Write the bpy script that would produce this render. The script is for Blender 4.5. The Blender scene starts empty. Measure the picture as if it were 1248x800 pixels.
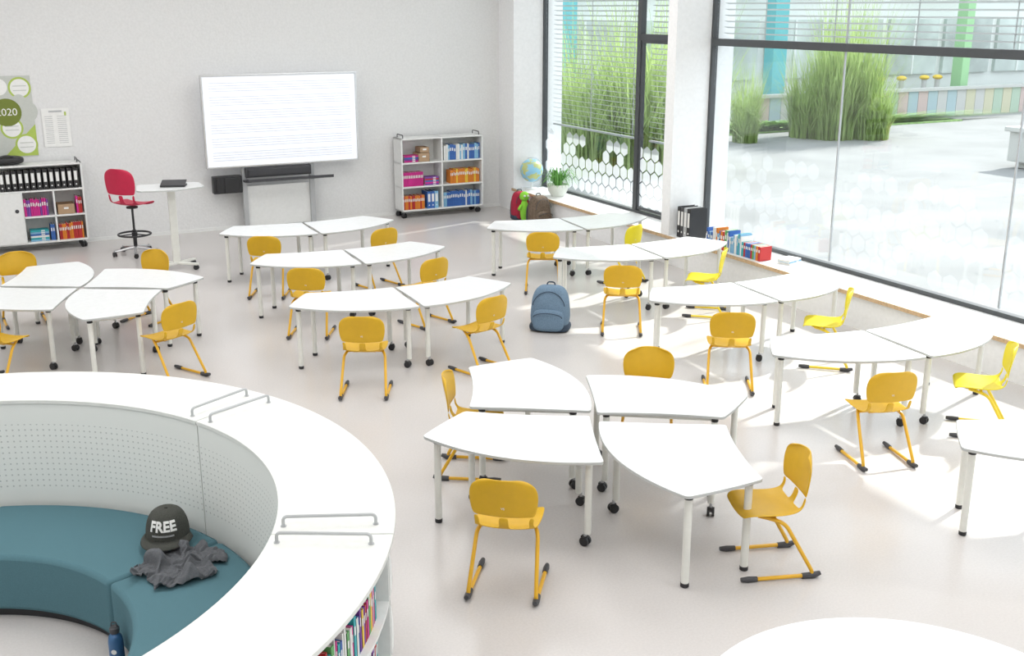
import bpy, math, random, itertools
from mathutils import Vector, Matrix
from mathutils import noise as NZ
random.seed(7)
PI=math.pi
SC=bpy.context.scene
COL=SC.collection
PHI=math.radians(27.0)
def RM(X,Y,z=0.0):
    return Vector((X*math.cos(PHI)-Y*math.sin(PHI), X*math.sin(PHI)+Y*math.cos(PHI), z))
def rad(a): return math.radians(a)

# ---------------------------------------------------------------- materials
def mat(name,col,rough=0.5,metal=0.0,noise=0.0,nscale=20.0,bump=0.0,spec=0.5,emit=None,trans=None):
    m=bpy.data.materials.new(name); m.use_nodes=True
    nt=m.node_tree; b=nt.nodes["Principled BSDF"]
    b.inputs["Roughness"].default_value=rough; b.inputs["Metallic"].default_value=metal
    b.inputs["Specular IOR Level"].default_value=spec
    b.inputs["Base Color"].default_value=(*col,1)
    if emit:
        b.inputs["Emission Color"].default_value=(*emit[:3],1); b.inputs["Emission Strength"].default_value=emit[3]
    tc=nt.nodes.new("ShaderNodeTexCoord"); n=nt.nodes.new("ShaderNodeTexNoise")
    n.inputs["Scale"].default_value=nscale; n.inputs["Detail"].default_value=4
    nt.links.new(tc.outputs["Object"],n.inputs["Vector"])
    r=nt.nodes.new("ShaderNodeValToRGB")
    k=noise if noise else 0.03
    r.color_ramp.elements[0].position=0.3; r.color_ramp.elements[1].position=0.7
    r.color_ramp.elements[0].color=(*[max(0,c*(1-k)) for c in col],1)
    r.color_ramp.elements[1].color=(*[min(1,c*(1+k)) for c in col],1)
    nt.links.new(n.outputs["Fac"],r.inputs["Fac"]); nt.links.new(r.outputs["Color"],b.inputs["Base Color"])
    if bump:
        bp=nt.nodes.new("ShaderNodeBump"); bp.inputs["Strength"].default_value=bump; bp.inputs["Distance"].default_value=0.02
        nt.links.new(n.outputs["Fac"],bp.inputs["Height"]); nt.links.new(bp.outputs["Normal"],b.inputs["Normal"])
    if trans:
        t=nt.nodes.new("ShaderNodeBsdfTranslucent"); t.inputs["Color"].default_value=(*trans[:3],1)
        mx=nt.nodes.new("ShaderNodeMixShader"); mx.inputs[0].default_value=trans[3]
        o=[q for q in nt.nodes if q.type=='OUTPUT_MATERIAL'][0]
        nt.links.new(b.outputs[0],mx.inputs[1]); nt.links.new(t.outputs[0],mx.inputs[2]); nt.links.new(mx.outputs[0],o.inputs[0])
    return m
M={}
M['floor']=mat('floor_linoleum',(0.585,0.555,0.54),0.24,noise=0.04,nscale=60,spec=0.5)
M['wall']=mat('wall_plaster',(0.72,0.72,0.715),0.9,noise=0.035,nscale=26,bump=0.16)
M['wallw']=mat('wall_paint_white',(0.85,0.85,0.85),0.85)
M['ceil']=mat('ceiling_white',(0.86,0.86,0.86),0.9)
M['top']=mat('laminate_white',(0.76,0.775,0.78),0.3)
M['edge']=mat('laminate_edge_grey',(0.50,0.51,0.50),0.5)
M['legw']=mat('powdercoat_cream',(0.76,0.76,0.71),0.4)
M['blk']=mat('plastic_black',(0.018,0.018,0.02),0.45)
M['dgrey']=mat('plastic_dark_grey',(0.05,0.05,0.055),0.5)
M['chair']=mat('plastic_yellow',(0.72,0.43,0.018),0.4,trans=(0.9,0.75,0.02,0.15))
M['chairl']=mat('plastic_yellow_sunlit',(0.78,0.66,0.02),0.4,trans=(0.9,0.85,0.03,0.25))  # chair plastic again, window light put into a more lemon colour
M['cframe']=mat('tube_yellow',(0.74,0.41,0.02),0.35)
M['cframel']=mat('tube_yellow_sunlit',(0.78,0.58,0.03),0.35)  # chair tube again, lightened in colour to look lit by the windows
M['red']=mat('plastic_crimson',(0.55,0.012,0.06),0.45)
M['alu']=mat('metal_aluminium',(0.62,0.62,0.63),0.3,1.0)
M['sil']=mat('metal_grey_paint',(0.45,0.46,0.47),0.4,0.3)
M['shelf']=mat('shelf_white',(0.76,0.765,0.75),0.45)
M['board']=mat('board_enamel_glow',(0.86,0.88,0.92),0.2,emit=(0.9,0.93,1.0,0.22))  # weak emission added so the white board looks brighter
M['line']=mat('board_line_grey',(0.45,0.48,0.53),0.5)
M['teal']=mat('fabric_teal',(0.088,0.182,0.215),0.95,noise=0.12,nscale=260,bump=0.15,spec=0.2)
M['ring']=mat('ring_top_white',(0.72,0.73,0.70),0.4)
M['frame']=mat('window_frame_anthracite',(0.06,0.065,0.07),0.45)
M['slat']=mat('blind_slat_aluminium',(0.50,0.52,0.53),0.4,0.2)
M['wood']=mat('sill_edge_wood',(0.55,0.38,0.22),0.5,noise=0.2,nscale=30)
M['sill']=mat('sill_white',(0.78,0.78,0.77),0.5)
M['card']=mat('box_cardboard_brown',(0.42,0.28,0.17),0.8)
M['magenta']=mat('cover_magenta',(0.62,0.02,0.25),0.5)
M['purple']=mat('cover_purple',(0.20,0.05,0.32),0.5)
M['orange']=mat('cover_orange',(0.72,0.22,0.02),0.5)
M['redc']=mat('cover_red',(0.5,0.03,0.03),0.5)
M['blue']=mat('cover_blue',(0.04,0.13,0.42),0.5)
M['lblue']=mat('cover_light_blue',(0.22,0.45,0.65),0.5)
M['yel']=mat('cover_yellow',(0.80,0.55,0.05),0.5)
M['grn']=mat('cover_green',(0.12,0.38,0.12),0.5)
M['whitec']=mat('cover_white',(0.78,0.78,0.76),0.6)
M['tealc']=mat('cover_turquoise',(0.03,0.38,0.42),0.5)
M['page']=mat('paper_pages',(0.80,0.77,0.70),0.9)
M['bag']=mat('fabric_denim_blue',(0.15,0.23,0.32),0.95,noise=0.2,nscale=120,bump=0.2)
M['bagd']=mat('fabric_navy',(0.04,0.06,0.09),0.95)
M['bagr']=mat('fabric_red',(0.38,0.02,0.05),0.9)
M['bagb']=mat('fabric_brown',(0.14,0.10,0.07),0.9,noise=0.3,nscale=30)
M['lime']=mat('plush_green',(0.25,0.6,0.05),0.95)
M['cap']=mat('cap_charcoal',(0.050,0.052,0.044),0.95,noise=0.25,nscale=160,bump=0.2)
M['jkt']=mat('jersey_dark_grey',(0.11,0.115,0.125),0.95,noise=0.15,nscale=120,bump=0.1)
M['bottle']=mat('bottle_blue',(0.04,0.12,0.26),0.35,0.2)
M['leaf']=mat('leaf_green',(0.12,0.33,0.06),0.6,noise=0.3,nscale=12)
M['straw']=mat('grass_straw_green',(0.31,0.41,0.16),0.8,noise=0.4,nscale=2.2,trans=(0.45,0.6,0.2,0.4))
M['hedge']=mat('ground_cover_green',(0.26,0.42,0.14),0.9,noise=0.4,nscale=8)
M['pave']=mat('plaza_concrete',(0.26,0.262,0.262),0.95,noise=0.12,nscale=0.5)
M['fac']=mat('facade_render_white',(0.72,0.75,0.72),0.9)
M['turq']=mat('facade_turquoise',(0.12,0.46,0.50),0.7)
M['lgrn']=mat('facade_green',(0.32,0.58,0.30),0.7)
M['pglass']=mat('facade_glazing',(0.48,0.54,0.51),0.25,0.1,noise=0.35,nscale=0.6)
M['pk']=mat('pastel_pink',(0.56,0.44,0.41),0.8); M['py']=mat('pastel_yellow',(0.56,0.54,0.39),0.8)
M['pb']=mat('pastel_blue',(0.38,0.49,0.52),0.8); M['pg']=mat('pastel_green',(0.41,0.52,0.41),0.8)
M['pw']=mat('pastel_white',(0.52,0.52,0.50),0.8)
M['calg']=mat('print_green',(0.40,0.52,0.10),0.7); M['calgr']=mat('print_grey',(0.52,0.54,0.50),0.7)
M['olive']=mat('print_olive',(0.16,0.20,0.03),0.7)
M['paper']=mat('paper_white',(0.80,0.80,0.78),0.8)
M['pot']=mat('pot_white',(0.75,0.78,0.72),0.4)

def m_glass():
    m=bpy.data.materials.new('window_glass'); m.use_nodes=True; nt=m.node_tree; nt.nodes.clear()
    o=nt.nodes.new("ShaderNodeOutputMaterial"); t=nt.nodes.new("ShaderNodeBsdfTransparent"); g=nt.nodes.new("ShaderNodeBsdfGlossy")
    t.inputs["Color"].default_value=(0.96,0.98,0.98,1); g.inputs["Roughness"].default_value=0.02
    mx=nt.nodes.new("ShaderNodeMixShader"); mx.inputs[0].default_value=0.06
    nt.links.new(t.outputs[0],mx.inputs[1]); nt.links.new(g.outputs[0],mx.inputs[2]); nt.links.new(mx.outputs[0],o.inputs[0]); return m
M['glass']=m_glass()
def m_film(fac,col):
    m=bpy.data.materials.new('frosted_film'); m.use_nodes=True; nt=m.node_tree; nt.nodes.clear()
    o=nt.nodes.new("ShaderNodeOutputMaterial"); t=nt.nodes.new("ShaderNodeBsdfTransparent"); g=nt.nodes.new("ShaderNodeBsdfDiffuse"); tr=nt.nodes.new("ShaderNodeBsdfTranslucent")
    g.inputs["Color"].default_value=(*col,1); tr.inputs["Color"].default_value=(*col,1)
    a=nt.nodes.new("ShaderNodeMixShader"); a.inputs[0].default_value=0.5
    mx=nt.nodes.new("ShaderNodeMixShader"); mx.inputs[0].default_value=fac
    nt.links.new(g.outputs[0],a.inputs[1]); nt.links.new(tr.outputs[0],a.inputs[2])
    nt.links.new(t.outputs[0],mx.inputs[1]); nt.links.new(a.outputs[0],mx.inputs[2]); nt.links.new(mx.outputs[0],o.inputs[0]); return m
M['film']=m_film(0.6,(0.75,0.77,0.8)); M['film2']=m_film(0.16,(0.66,0.69,0.74))
RCX,RCY=-3.3,5.15
def m_perf():
    m=mat('perforated_panel',(0.66,0.69,0.66),0.55); nt=m.node_tree; b=nt.nodes["Principled BSDF"]
    geo=nt.nodes.new("ShaderNodeNewGeometry"); sp=nt.nodes.new("ShaderNodeSeparateXYZ"); nt.links.new(geo.outputs["Position"],sp.inputs[0])
    def mth(op,a,bv=None):
        n=nt.nodes.new("ShaderNodeMath"); n.operation=op
        for i,x in enumerate([a,bv]):
            if x is None: continue
            if isinstance(x,(int,float)): n.inputs[i].default_value=x
            else: nt.links.new(x,n.inputs[i])
        return n.outputs[0]
    x=mth('SUBTRACT',sp.outputs[0],RCX); y=mth('SUBTRACT',sp.outputs[1],RCY)
    arc=mth('MULTIPLY',mth('ARCTAN2',y,x),2.06*2*PI/0.042)
    sx=mth('SINE',arc); sz=mth('SINE',mth('MULTIPLY',sp.outputs[2],2*PI/0.042))
    pr=mth('MULTIPLY',mth('MAXIMUM',sx,0.0),mth('MAXIMUM',sz,0.0))
    hole=mth('GREATER_THAN',pr,0.62)
    rng=mth('MULTIPLY',mth('GREATER_THAN',sp.outputs[2],0.55),mth('LESS_THAN',sp.outputs[2],1.02))
    f=mth('MULTIPLY',hole,rng)
    mx=nt.nodes.new("ShaderNodeMix"); mx.data_type='RGBA'; nt.links.new(f,mx.inputs["Factor"])
    mx.inputs["A"].default_value=(0.78,0.80,0.77,1); mx.inputs["B"].default_value=(0.50,0.52,0.50,1)
    for l in list(b.inputs["Base Color"].links): nt.links.remove(l)
    nt.links.new(mx.outputs["Result"],b.inputs["Base Color"]); return m
M['perf']=m_perf()
def m_globe():
    m=mat('globe_map',(0.2,0.5,0.75),0.4); nt=m.node_tree; r=[n for n in nt.nodes if n.type=='VALTORGB'][0]; n=[n for n in nt.nodes if n.type=='TEX_NOISE'][0]
    n.inputs["Scale"].default_value=7
    r.color_ramp.elements[0].position=0.5; r.color_ramp.elements[0].color=(0.30,0.60,0.80,1)
    r.color_ramp.elements[1].position=0.54; r.color_ramp.elements[1].color=(0.55,0.60,0.25,1); return m
M['globe']=m_globe()

# ---------------------------------------------------------------- mesh data helpers  (V,F,Mi)
def J(*ds):
    V=[];F=[];I=[]
    for d in ds:
        o=len(V); V+=d[0]; F+=[tuple(i+o for i in f) for f in d[1]]; I+=d[2]
    return (V,F,I)
def TR(d,loc=(0,0,0),rz=0,rx=0,ry=0,s=(1,1,1)):
    m=Matrix.Translation(loc)@Matrix.Rotation(rz,4,'Z')@Matrix.Rotation(ry,4,'Y')@Matrix.Rotation(rx,4,'X')@Matrix.Diagonal((*s,1))
    return ([tuple(m@Vector(v)) for v in d[0]],d[1],d[2])
def BX(s,c,mi=0):
    x,y,z=[k/2 for k in s]; a,b,e=c
    V=[(a-x,b-y,e-z),(a+x,b-y,e-z),(a+x,b+y,e-z),(a-x,b+y,e-z),(a-x,b-y,e+z),(a+x,b-y,e+z),(a+x,b+y,e+z),(a-x,b+y,e+z)]
    F=[(3,2,1,0),(4,5,6,7),(0,1,5,4),(1,2,6,5),(2,3,7,6),(3,0,4,7)]
    return (V,F,[mi]*6)
def B2(p,q,mi=0):
    return BX([abs(q[i]-p[i]) for i in range(3)],[(p[i]+q[i])/2 for i in range(3)],mi)
def rnd(P,r,n=5):
    P=[Vector(p) for p in P]; out=[P[0]]
    for i in range(1,len(P)-1):
        a,b,c=P[i-1],P[i],P[i+1]; d1=(a-b);d2=(c-b); rr=min(r,d1.length*.49,d2.length*.49)
        s=b+d1.normalized()*rr; e=b+d2.normalized()*rr
        for k in range(n+1):
            t=k/n; out.append(s*(1-t)**2+b*2*t*(1-t)+e*t*t)
    out.append(P[-1]); return out
def TB(P,r,seg=10,mi=0,cap=True,radii=None):
    P=[Vector(p) for p in P]; n=len(P); V=[];F=[]
    t0=(P[1]-P[0]).normalized(); up=Vector((0,0,1)) if abs(t0.z)<.9 else Vector((1,0,0))
    nx=t0.cross(up).normalized()
    for i in range(n):
        t=(P[min(i+1,n-1)]-P[max(i-1,0)]).normalized()
        nx=(nx-t*nx.dot(t)).normalized(); ny=t.cross(nx); rr=radii[i] if radii else r
        for k in range(seg):
            a=2*PI*k/seg; V.append(tuple(P[i]+nx*math.cos(a)*rr+ny*math.sin(a)*rr))
    for i in range(n-1):
        for k in range(seg):
            k2=(k+1)%seg; F.append((i*seg+k,i*seg+k2,(i+1)*seg+k2,(i+1)*seg+k))
    if cap: F.append(tuple(range(seg-1,-1,-1))); F.append(tuple((n-1)*seg+k for k in range(seg)))
    return (V,F,[mi]*len(F))
def LT(prof,seg=20,mi=0,c=(0,0,0)):
    V=[];F=[]
    for r,z in prof:
        for k in range(seg):
            a=2*PI*k/seg; V.append((c[0]+r*math.cos(a),c[1]+r*math.sin(a),c[2]+z))
    n=len(prof)
    for i in range(n-1):
        for k in range(seg):
            k2=(k+1)%seg; F.append((i*seg+k,i*seg+k2,(i+1)*seg+k2,(i+1)*seg+k))
    F.append(tuple(range(seg-1,-1,-1))); F.append(tuple((n-1)*seg+k for k in range(seg)))
    return (V,F,[mi]*len(F))
def PR(pts,z0,z1,mi=0,mside=None):
    n=len(pts); V=[(x,y,z0) for x,y in pts]+[(x,y,z1) for x,y in pts]
    F=[tuple(range(n-1,-1,-1)),tuple(range(n,2*n))]+[(i,(i+1)%n,(i+1)%n+n,i+n) for i in range(n)]
    return (V,F,[mi,mi]+[mi if mside is None else mside]*n)
def SE(r0,r1,z0,z1,a0,a1,n=24,mi=0,c=(0,0)):
    V=[];F=[]
    for i in range(n+1):
        a=math.radians(a0+(a1-a0)*i/n); ca,sa=math.cos(a),math.sin(a)
        V+=[(c[0]+r0*ca,c[1]+r0*sa,z0),(c[0]+r1*ca,c[1]+r1*sa,z0),(c[0]+r1*ca,c[1]+r1*sa,z1),(c[0]+r0*ca,c[1]+r0*sa,z1)]
    for i in range(n):
        o=i*4;p=o+4
        for k in range(4):
            k2=(k+1)%4; F.append((o+k,p+k,p+k2,o+k2))
    F.append((0,1,2,3)); o=n*4; F.append((o+3,o+2,o+1,o))
    return (V,F,[mi]*len(F))
def SPH(r,c=(0,0,0),su=20,sv=12,s=(1,1,1),mi=0,p=1.0):
    V=[];F=[]
    def sg(x): return math.copysign(abs(x)**p,x)
    for j in range(sv+1):
        ph=-PI/2+PI*j/sv
        for k in range(su):
            a=2*PI*k/su
            V.append((c[0]+r*s[0]*sg(math.cos(ph))*sg(math.cos(a)),c[1]+r*s[1]*sg(math.cos(ph))*sg(math.sin(a)),c[2]+r*s[2]*sg(math.sin(ph))))
    for j in range(sv):
        for k in range(su):
            k2=(k+1)%su; F.append((j*su+k,j*su+k2,(j+1)*su+k2,(j+1)*su+k))
    return (V,F,[mi]*len(F))
import bmesh
def mesh(name,d,mats,smooth=False):
    me=bpy.data.meshes.new(name); me.from_pydata(d[0],[],d[1])
    for m in (mats if isinstance(mats,(list,tuple)) else [mats]): me.materials.append(M[m])
    for p,i in zip(me.polygons,d[2]): p.material_index=i; p.use_smooth=smooth
    me.validate(); me.update()
    b=bmesh.new(); b.from_mesh(me); bmesh.ops.recalc_face_normals(b,faces=b.faces); b.to_mesh(me); b.free()
    return me
def auto(o,ang=35):
    me=o.data
    for p in me.polygons: p.use_smooth=True
    try: me.set_sharp_from_angle(angle=math.radians(ang))
    except Exception: pass
def ob(name,d,mats,parent=None,loc=(0,0,0),rz=0,smooth=True,bevel=0,sub=0,solid=0,label=None,cat=None,grp=None,kind=None,rot=None,me=None):
    me=me or mesh(name,d,mats)
    o=bpy.data.objects.new(name,me); COL.objects.link(o)
    o.location=loc; o.rotation_euler=rot if rot else (0,0,rz)
    if parent: o.parent=parent
    if smooth and not sub: auto(o)
    if sub:
        for p in me.polygons: p.use_smooth=True
    if solid:
        s=o.modifiers.new('s','SOLIDIFY'); s.thickness=solid; s.offset=0
    if bevel:
        b=o.modifiers.new('b','BEVEL'); b.width=bevel; b.segments=2; b.limit_method='ANGLE'; b.angle_limit=math.radians(40)
    if sub:
        s=o.modifiers.new('u','SUBSURF'); s.levels=sub; s.render_levels=sub
    tag(o,label,cat,grp,kind); return o
def tag(o,label=None,cat=None,grp=None,kind=None):
    if label: o["label"]=label
    if cat: o["category"]=cat
    if grp: o["group"]=grp
    if kind: o["kind"]=kind
def root(name,loc,rz=0,label=None,cat=None,grp=None):
    o=bpy.data.objects.new(name,None); COL.objects.link(o); o.empty_display_size=.1
    o.location=loc; o.rotation_euler=(0,0,rz); tag(o,label,cat,grp); return o
def clone(src,loc,rz,label=None,grp=None):
    def cp(o,par):
        n=o.copy(); COL.objects.link(n)
        if par: n.parent=par; n.matrix_parent_inverse=o.matrix_parent_inverse.copy()
        for c in o.children: cp(c,n)
        return n
    kids=list(src.children)
    n=src.copy(); COL.objects.link(n)
    for c in kids: cp(c,n)
    n.location=loc; n.rotation_euler=(0,0,rz)
    if label: n["label"]=label
    if grp: n["group"]=grp
    return n
def text(name,s,size,m,parent,loc,rot,ext=0.001,align='CENTER',bold=0.0):
    cu=bpy.data.curves.new(name,'FONT'); cu.body=s; cu.size=size; cu.extrude=ext; cu.offset=bold; cu.align_x=align; cu.align_y='CENTER'
    t=bpy.data.objects.new(name+'_tmp',cu); COL.objects.link(t)
    bpy.context.view_layer.update()
    dg=bpy.context.evaluated_depsgraph_get(); me=bpy.data.meshes.new_from_object(t.evaluated_get(dg))
    bpy.data.objects.remove(t); me.materials.clear(); me.materials.append(M[m])
    o=bpy.data.objects.new(name,me); COL.objects.link(o); o.location=loc; o.rotation_euler=rot
    if parent: o.parent=parent
    return o

# ---------------------------------------------------------------- jacket cloth, draped by simulation in the still-empty scene
def drape():
    N=54; L=.66; V=[];F=[]
    for j in range(N+1):
        for i in range(N+1):
            u=i/N-.5; v=j/N-.5
            px=u*L; py=v*L*.85
            wx=.02*NZ.noise(Vector((px*9,py*9,2.0))); wy=.02*NZ.noise(Vector((px*9,py*9,8.0)))
            x=px*.84+wx; y=py*.80+wy
            z=.075+.024*math.sin(px*28+3*NZ.noise(Vector((px*6,py*6,1.0))))+.022*math.sin(py*24+px*11)+.035*NZ.noise(Vector((px*7,py*7,5.0)))-.06*max(0,math.hypot(u,v)-.25)
            V.append((x,y,max(.012,z)))
    for j in range(N):
        for i in range(N):
            o=j*(N+1)+i
            u=(i+.5)/N-.5; v=(j+.5)/N-.5
            inb=abs(u)<.34 and abs(v)<.5
            slv=abs(u)<=.5 and (.06<v+.35*abs(u)<.44)
            if inb or slv: F.append((o,o+1,o+N+2,o+N+1))
    me=bpy.data.meshes.new('c'); me.from_pydata(V,[],F); me.update()
    b=bmesh.new(); b.from_mesh(me); bmesh.ops.delete(b,geom=[q for q in b.verts if not q.link_faces],context='VERTS'); b.to_mesh(me); b.free()
    o=bpy.data.objects.new('c',me); COL.objects.link(o)
    pl=bpy.data.meshes.new('p'); pl.from_pydata([(-2,-2,0),(2,-2,0),(2,2,0),(-2,2,0)],[],[(0,1,2,3)]); p=bpy.data.objects.new('p',pl); COL.objects.link(p)
    p.modifiers.new('col','COLLISION'); p.collision.thickness_outer=.004; p.collision.cloth_friction=60
    cl=o.modifiers.new('cl','CLOTH'); s=cl.settings; s.quality=6; s.mass=.25; s.tension_stiffness=15; s.compression_stiffness=15; s.shear_stiffness=5; s.bending_stiffness=.3; s.air_damping=3
    cl.collision_settings.use_self_collision=True; cl.collision_settings.self_distance_min=.005; cl.collision_settings.distance_min=.004; cl.collision_settings.collision_quality=3
    cl.point_cache.frame_start=1; cl.point_cache.frame_end=40
    f0=SC.frame_current
    for f in range(1,13): SC.frame_set(f)
    dg=bpy.context.evaluated_depsgraph_get(); r=bpy.data.meshes.new_from_object(o.evaluated_get(dg))
    bpy.data.objects.remove(o); bpy.data.objects.remove(p); SC.frame_set(f0)
    xs=[v.co.x for v in r.vertices]; ys=[v.co.y for v in r.vertices]; zs=[v.co.z for v in r.vertices]
    w=max(xs)-min(xs); h=max(ys)-min(ys); dz=max(zs)-min(zs)
    if w>3 or h>3 or w<.05: return None
    ox=(max(xs)+min(xs))/2; oy=(max(ys)+min(ys))/2; oz=min(zs)
    for v in r.vertices:
        v.co.x=(v.co.x-ox)/w*.60; v.co.y=(v.co.y-oy)/h*.48; v.co.z=.004+(v.co.z-oz)/dz*.12
    r.materials.clear(); r.materials.append(M['jkt']); r.name='cloth'
    for pg in r.polygons: pg.use_smooth=True
    return r
try: JK=drape()
except Exception as e:
    print('drape failed',e); JK=None

# ---------------------------------------------------------------- room
XW,XG,YB,ZC=9.75,10.42,19.7,5.8
def st(name,d,m,**k): return ob(name,d,m,rz=PHI,kind='structure',smooth=False,**k)
st('floor',B2((-5.2,-2.2,-.1),(XW+.02,YB,0)),'floor')
st('ceiling',B2((-5.2,-2.2,ZC),(10.9,YB+.2,ZC+.15)),'ceil')
st('wall_back',B2((-5.2,YB,-.1),(10.9,YB+.2,ZC)),'wall')
st('wall_left',B2((-5.4,-2.2,-.1),(-5.2,YB+.2,ZC)),'wallw')
st('wall_rear',B2((-5.2,-2.4,-.1),(10.9,-2.2,ZC)),'wallw')
st('wall_window',J(B2((XW,-2.2,-.1),(10.5,19.07,.41)),B2((XW,19.07,-.1),(10.8,YB,ZC)),B2((XW,13.83,.41),(10.8,14.05,ZC)),
   B2((XW,-2.2,4.75),(10.8,19.07,ZC)),B2((XW,-2.2,.41),(10.8,1.0,4.75))),'wallw')
st('trim_1',J(B2((XW-.03,-2.2,.41),(10.5,19.07,.45),0),B2((XW-.045,-2.2,.405),(XW-.028,19.07,.452),1)),['sill','wood'])
st('baseboard_back',B2((-5.2,YB-.012,0),(9.75,YB,.06)),'shelf')
def frm(y0,y1,z0,z1,w=.07,dp=.09):
    return J(B2((XG-dp/2,y0,z0),(XG+dp/2,y0+w,z1)),B2((XG-dp/2,y1-w,z0),(XG+dp/2,y1,z1)),B2((XG-dp/2,y0+w,z0),(XG+dp/2,y1-w,z0+w)),B2((XG-dp/2,y0+w,z1-w),(XG+dp/2,y1-w,z1)))
w1=st('window_1',J(frm(14.05,19.07,.45,4.75,.045),B2((XG-.05,15.71,.5),(XG+.05,15.82,4.7)),B2((XG-.05,14.1,3.30),(XG+.05,15.75,3.40)),frm(14.12,15.72,.52,3.3,.045,.07)),'frame')
w2=st('window_2',J(frm(1.0,13.83,.45,4.75,.055),B2((XG-.06,1.0,3.27),(XG+.06,13.8,3.37))),'frame')
ob('glass',J(B2((XG-.006,14.12,.52),(XG+.006,19.0,4.68))),'glass',parent=w1,smooth=False)
ob('glass',J(B2((XG-.006,1.08,.53),(XG+.006,13.75,4.67))),'glass',parent=w2,smooth=False)
ob('glass_joint',J(*[B2((XG-.012,y-.008,.53),(XG+.012,y+.008,4.67)) for y in (8.3,11.05,5.5)]),'sil',parent=w2,smooth=False)
def hexes(y0,y1,z0,z1,p,prob):
    V=[];F=[];r=p*.52
    row=0; z=z0
    while z<z1:
        y=y0+(p/2 if row%2 else 0)
        while y<y1:
            if random.random()<prob(z):
                o=len(V)
                for k in range(6):
                    a=PI/6+k*PI/3; V.append((XG-.012,y+r*math.cos(a),z+r*math.sin(a)))
                F.append(tuple(range(o,o+6)))
            y+=p
        z+=p*.866; row+=1
    return (V,F,[0]*len(F))
ob('window_film',hexes(14.3,18.9,.66,1.62,.235,lambda z:1.0 if z<1.25 else .6),'film',parent=w1,smooth=False)
ob('window_film',hexes(1.25,13.65,.66,1.75,.235,lambda z:.9 if .9<z<1.35 else .4),'film2',parent=w2,smooth=False)
def blind(y0,y1,z0,z1,st_,x):
    ds=[];z=z0
    while z<z1:
        ds.append(TR(BX((.075,y1-y0,.004),(0,0,0)),(x,(y0+y1)/2,z),ry=math.radians(14))); z+=st_
    ds.append(BX((.06,y1-y0,.03),(x,(y0+y1)/2,z0-.06)))
    k=y0+.3
    while k<y1: ds.append(BX((.004,.02,z1-z0+.06),(x,k,(z0+z1)/2-.03))); k+=1.4
    return J(*ds)
for (y0,y1,z0) in ((15.9,18.95,1.72),(14.15,15.65,1.72),(8.35,13.75,3.36),(1.2,8.25,3.36)):
    ob('venetian_blind',blind(y0,y1,z0,4.72,.085,XG+.16),'slat',rz=PHI,smooth=False,label="outdoor venetian blind with grey aluminium slats outside the window",cat="window blind",grp="venetian blinds")

# ---------------------------------------------------------------- outside
ob('plaza',B2((10.9,-20,-.25),(75,60,-.12)),'pave',rz=PHI,kind='structure',smooth=False)
d=[B2((8,33,-.2),(64,33.6,9),0)]
for x in range(12,62,3):
    d.append(B2((x+.15,32.85,1.3),(x+2.75,33,3.4),1)); d.append(B2((x+.15,32.85,4.2),(x+2.75,33,7),1))
    d.append(B2((x+1.4,32.8,1.3),(x+1.48,32.86,3.4),0))
ob('school_building',J(*d),['fac','pglass'],rz=PHI,smooth=False,label="white rendered school building with large glazed windows across the plaza",cat="building")
def col(x,m,lab,w=.5):
    ob('facade_column',J(B2((x-w/2,31.2,-.12),(x+w/2,31.7,8.2)),B2((x-w/2-.08,31.1,-.12),(x+w/2+.08,31.8,.1))),m,rz=PHI,smooth=False,bevel=.02,label=lab,cat="column",grp="facade columns")
col(26.4,'turq',"turquoise painted column in front of the school facade",.6)
col(35.6,'lgrn',"light green painted column in front of the school facade",.4)
col(17.7,'turq',"broad turquoise painted column in front of the school facade",1.0)
ps=['pk','py','pb','pg','pw']; d=[]
for i in range(44): d.append(B2((25+i*.5,30.5,-.12),(25.48+i*.5,30.7,.85),(i*7+i//3)%5))
ob('low_wall',J(*d,B2((24.9,30.4,.85),(47.1,30.8,.95),4)),ps,rz=PHI,smooth=False,label="low garden wall clad in pastel coloured panels",cat="wall")
ob('outdoor_bench',J(B2((24.2,18.6,.05),(28.5,19.6,.8)),B2((24.1,18.5,.8),(28.6,19.7,.92)),B2((24.4,18.8,-.12),(28.3,19.4,.05))),'pw',rz=PHI,smooth=False,bevel=.02,label="long white block bench on the paved plaza",cat="bench")
for i,x in enumerate((31.0,31.9,33.0,34.2,34.9)):
    r=root('outdoor_stool',RM(x,31.9,-.12),PHI,"small yellow round stool in front of the school windows","stool","yellow outdoor stools")
    ob('seat',SPH(.19,(0,0,1.35),s=(1,1,.5)),'yel',parent=r); ob('pedestal',LT([(.2,0),(.1,.2),(.1,1.3)]),'pw',parent=r)
def grass(n,h,radi,arch=.35,lo=.1):
    V=[];F=[]
    for i in range(n):
        a=random.uniform(0,2*PI); r=radi*.45*math.sqrt(random.random()); x,y=r*math.cos(a),r*math.sin(a)
        hh=h*random.uniform(.35,1); a2=a+random.uniform(-1.6,1.6); lean=random.uniform(lo,1)*radi*.9; w=random.uniform(.015,.034); dr=random.uniform(0,arch)
        o=len(V); px,py=-math.sin(a2)*w,math.cos(a2)*w; K=6
        for k in range(K+1):
            t=k/K; X=x+math.cos(a2)*lean*t**1.8; Y=y+math.sin(a2)*lean*t**1.8; Z=hh*(t-dr*t**3.2); f=(1-t*.9)
            V+=[(X-px*f,Y-py*f,Z),(X+px*f,Y+py*f,Z)]
        for k in range(K): F.append((o+2*k,o+2*k+1,o+2*k+3,o+2*k+2))
    return (V,F,[0]*len(F))
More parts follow.
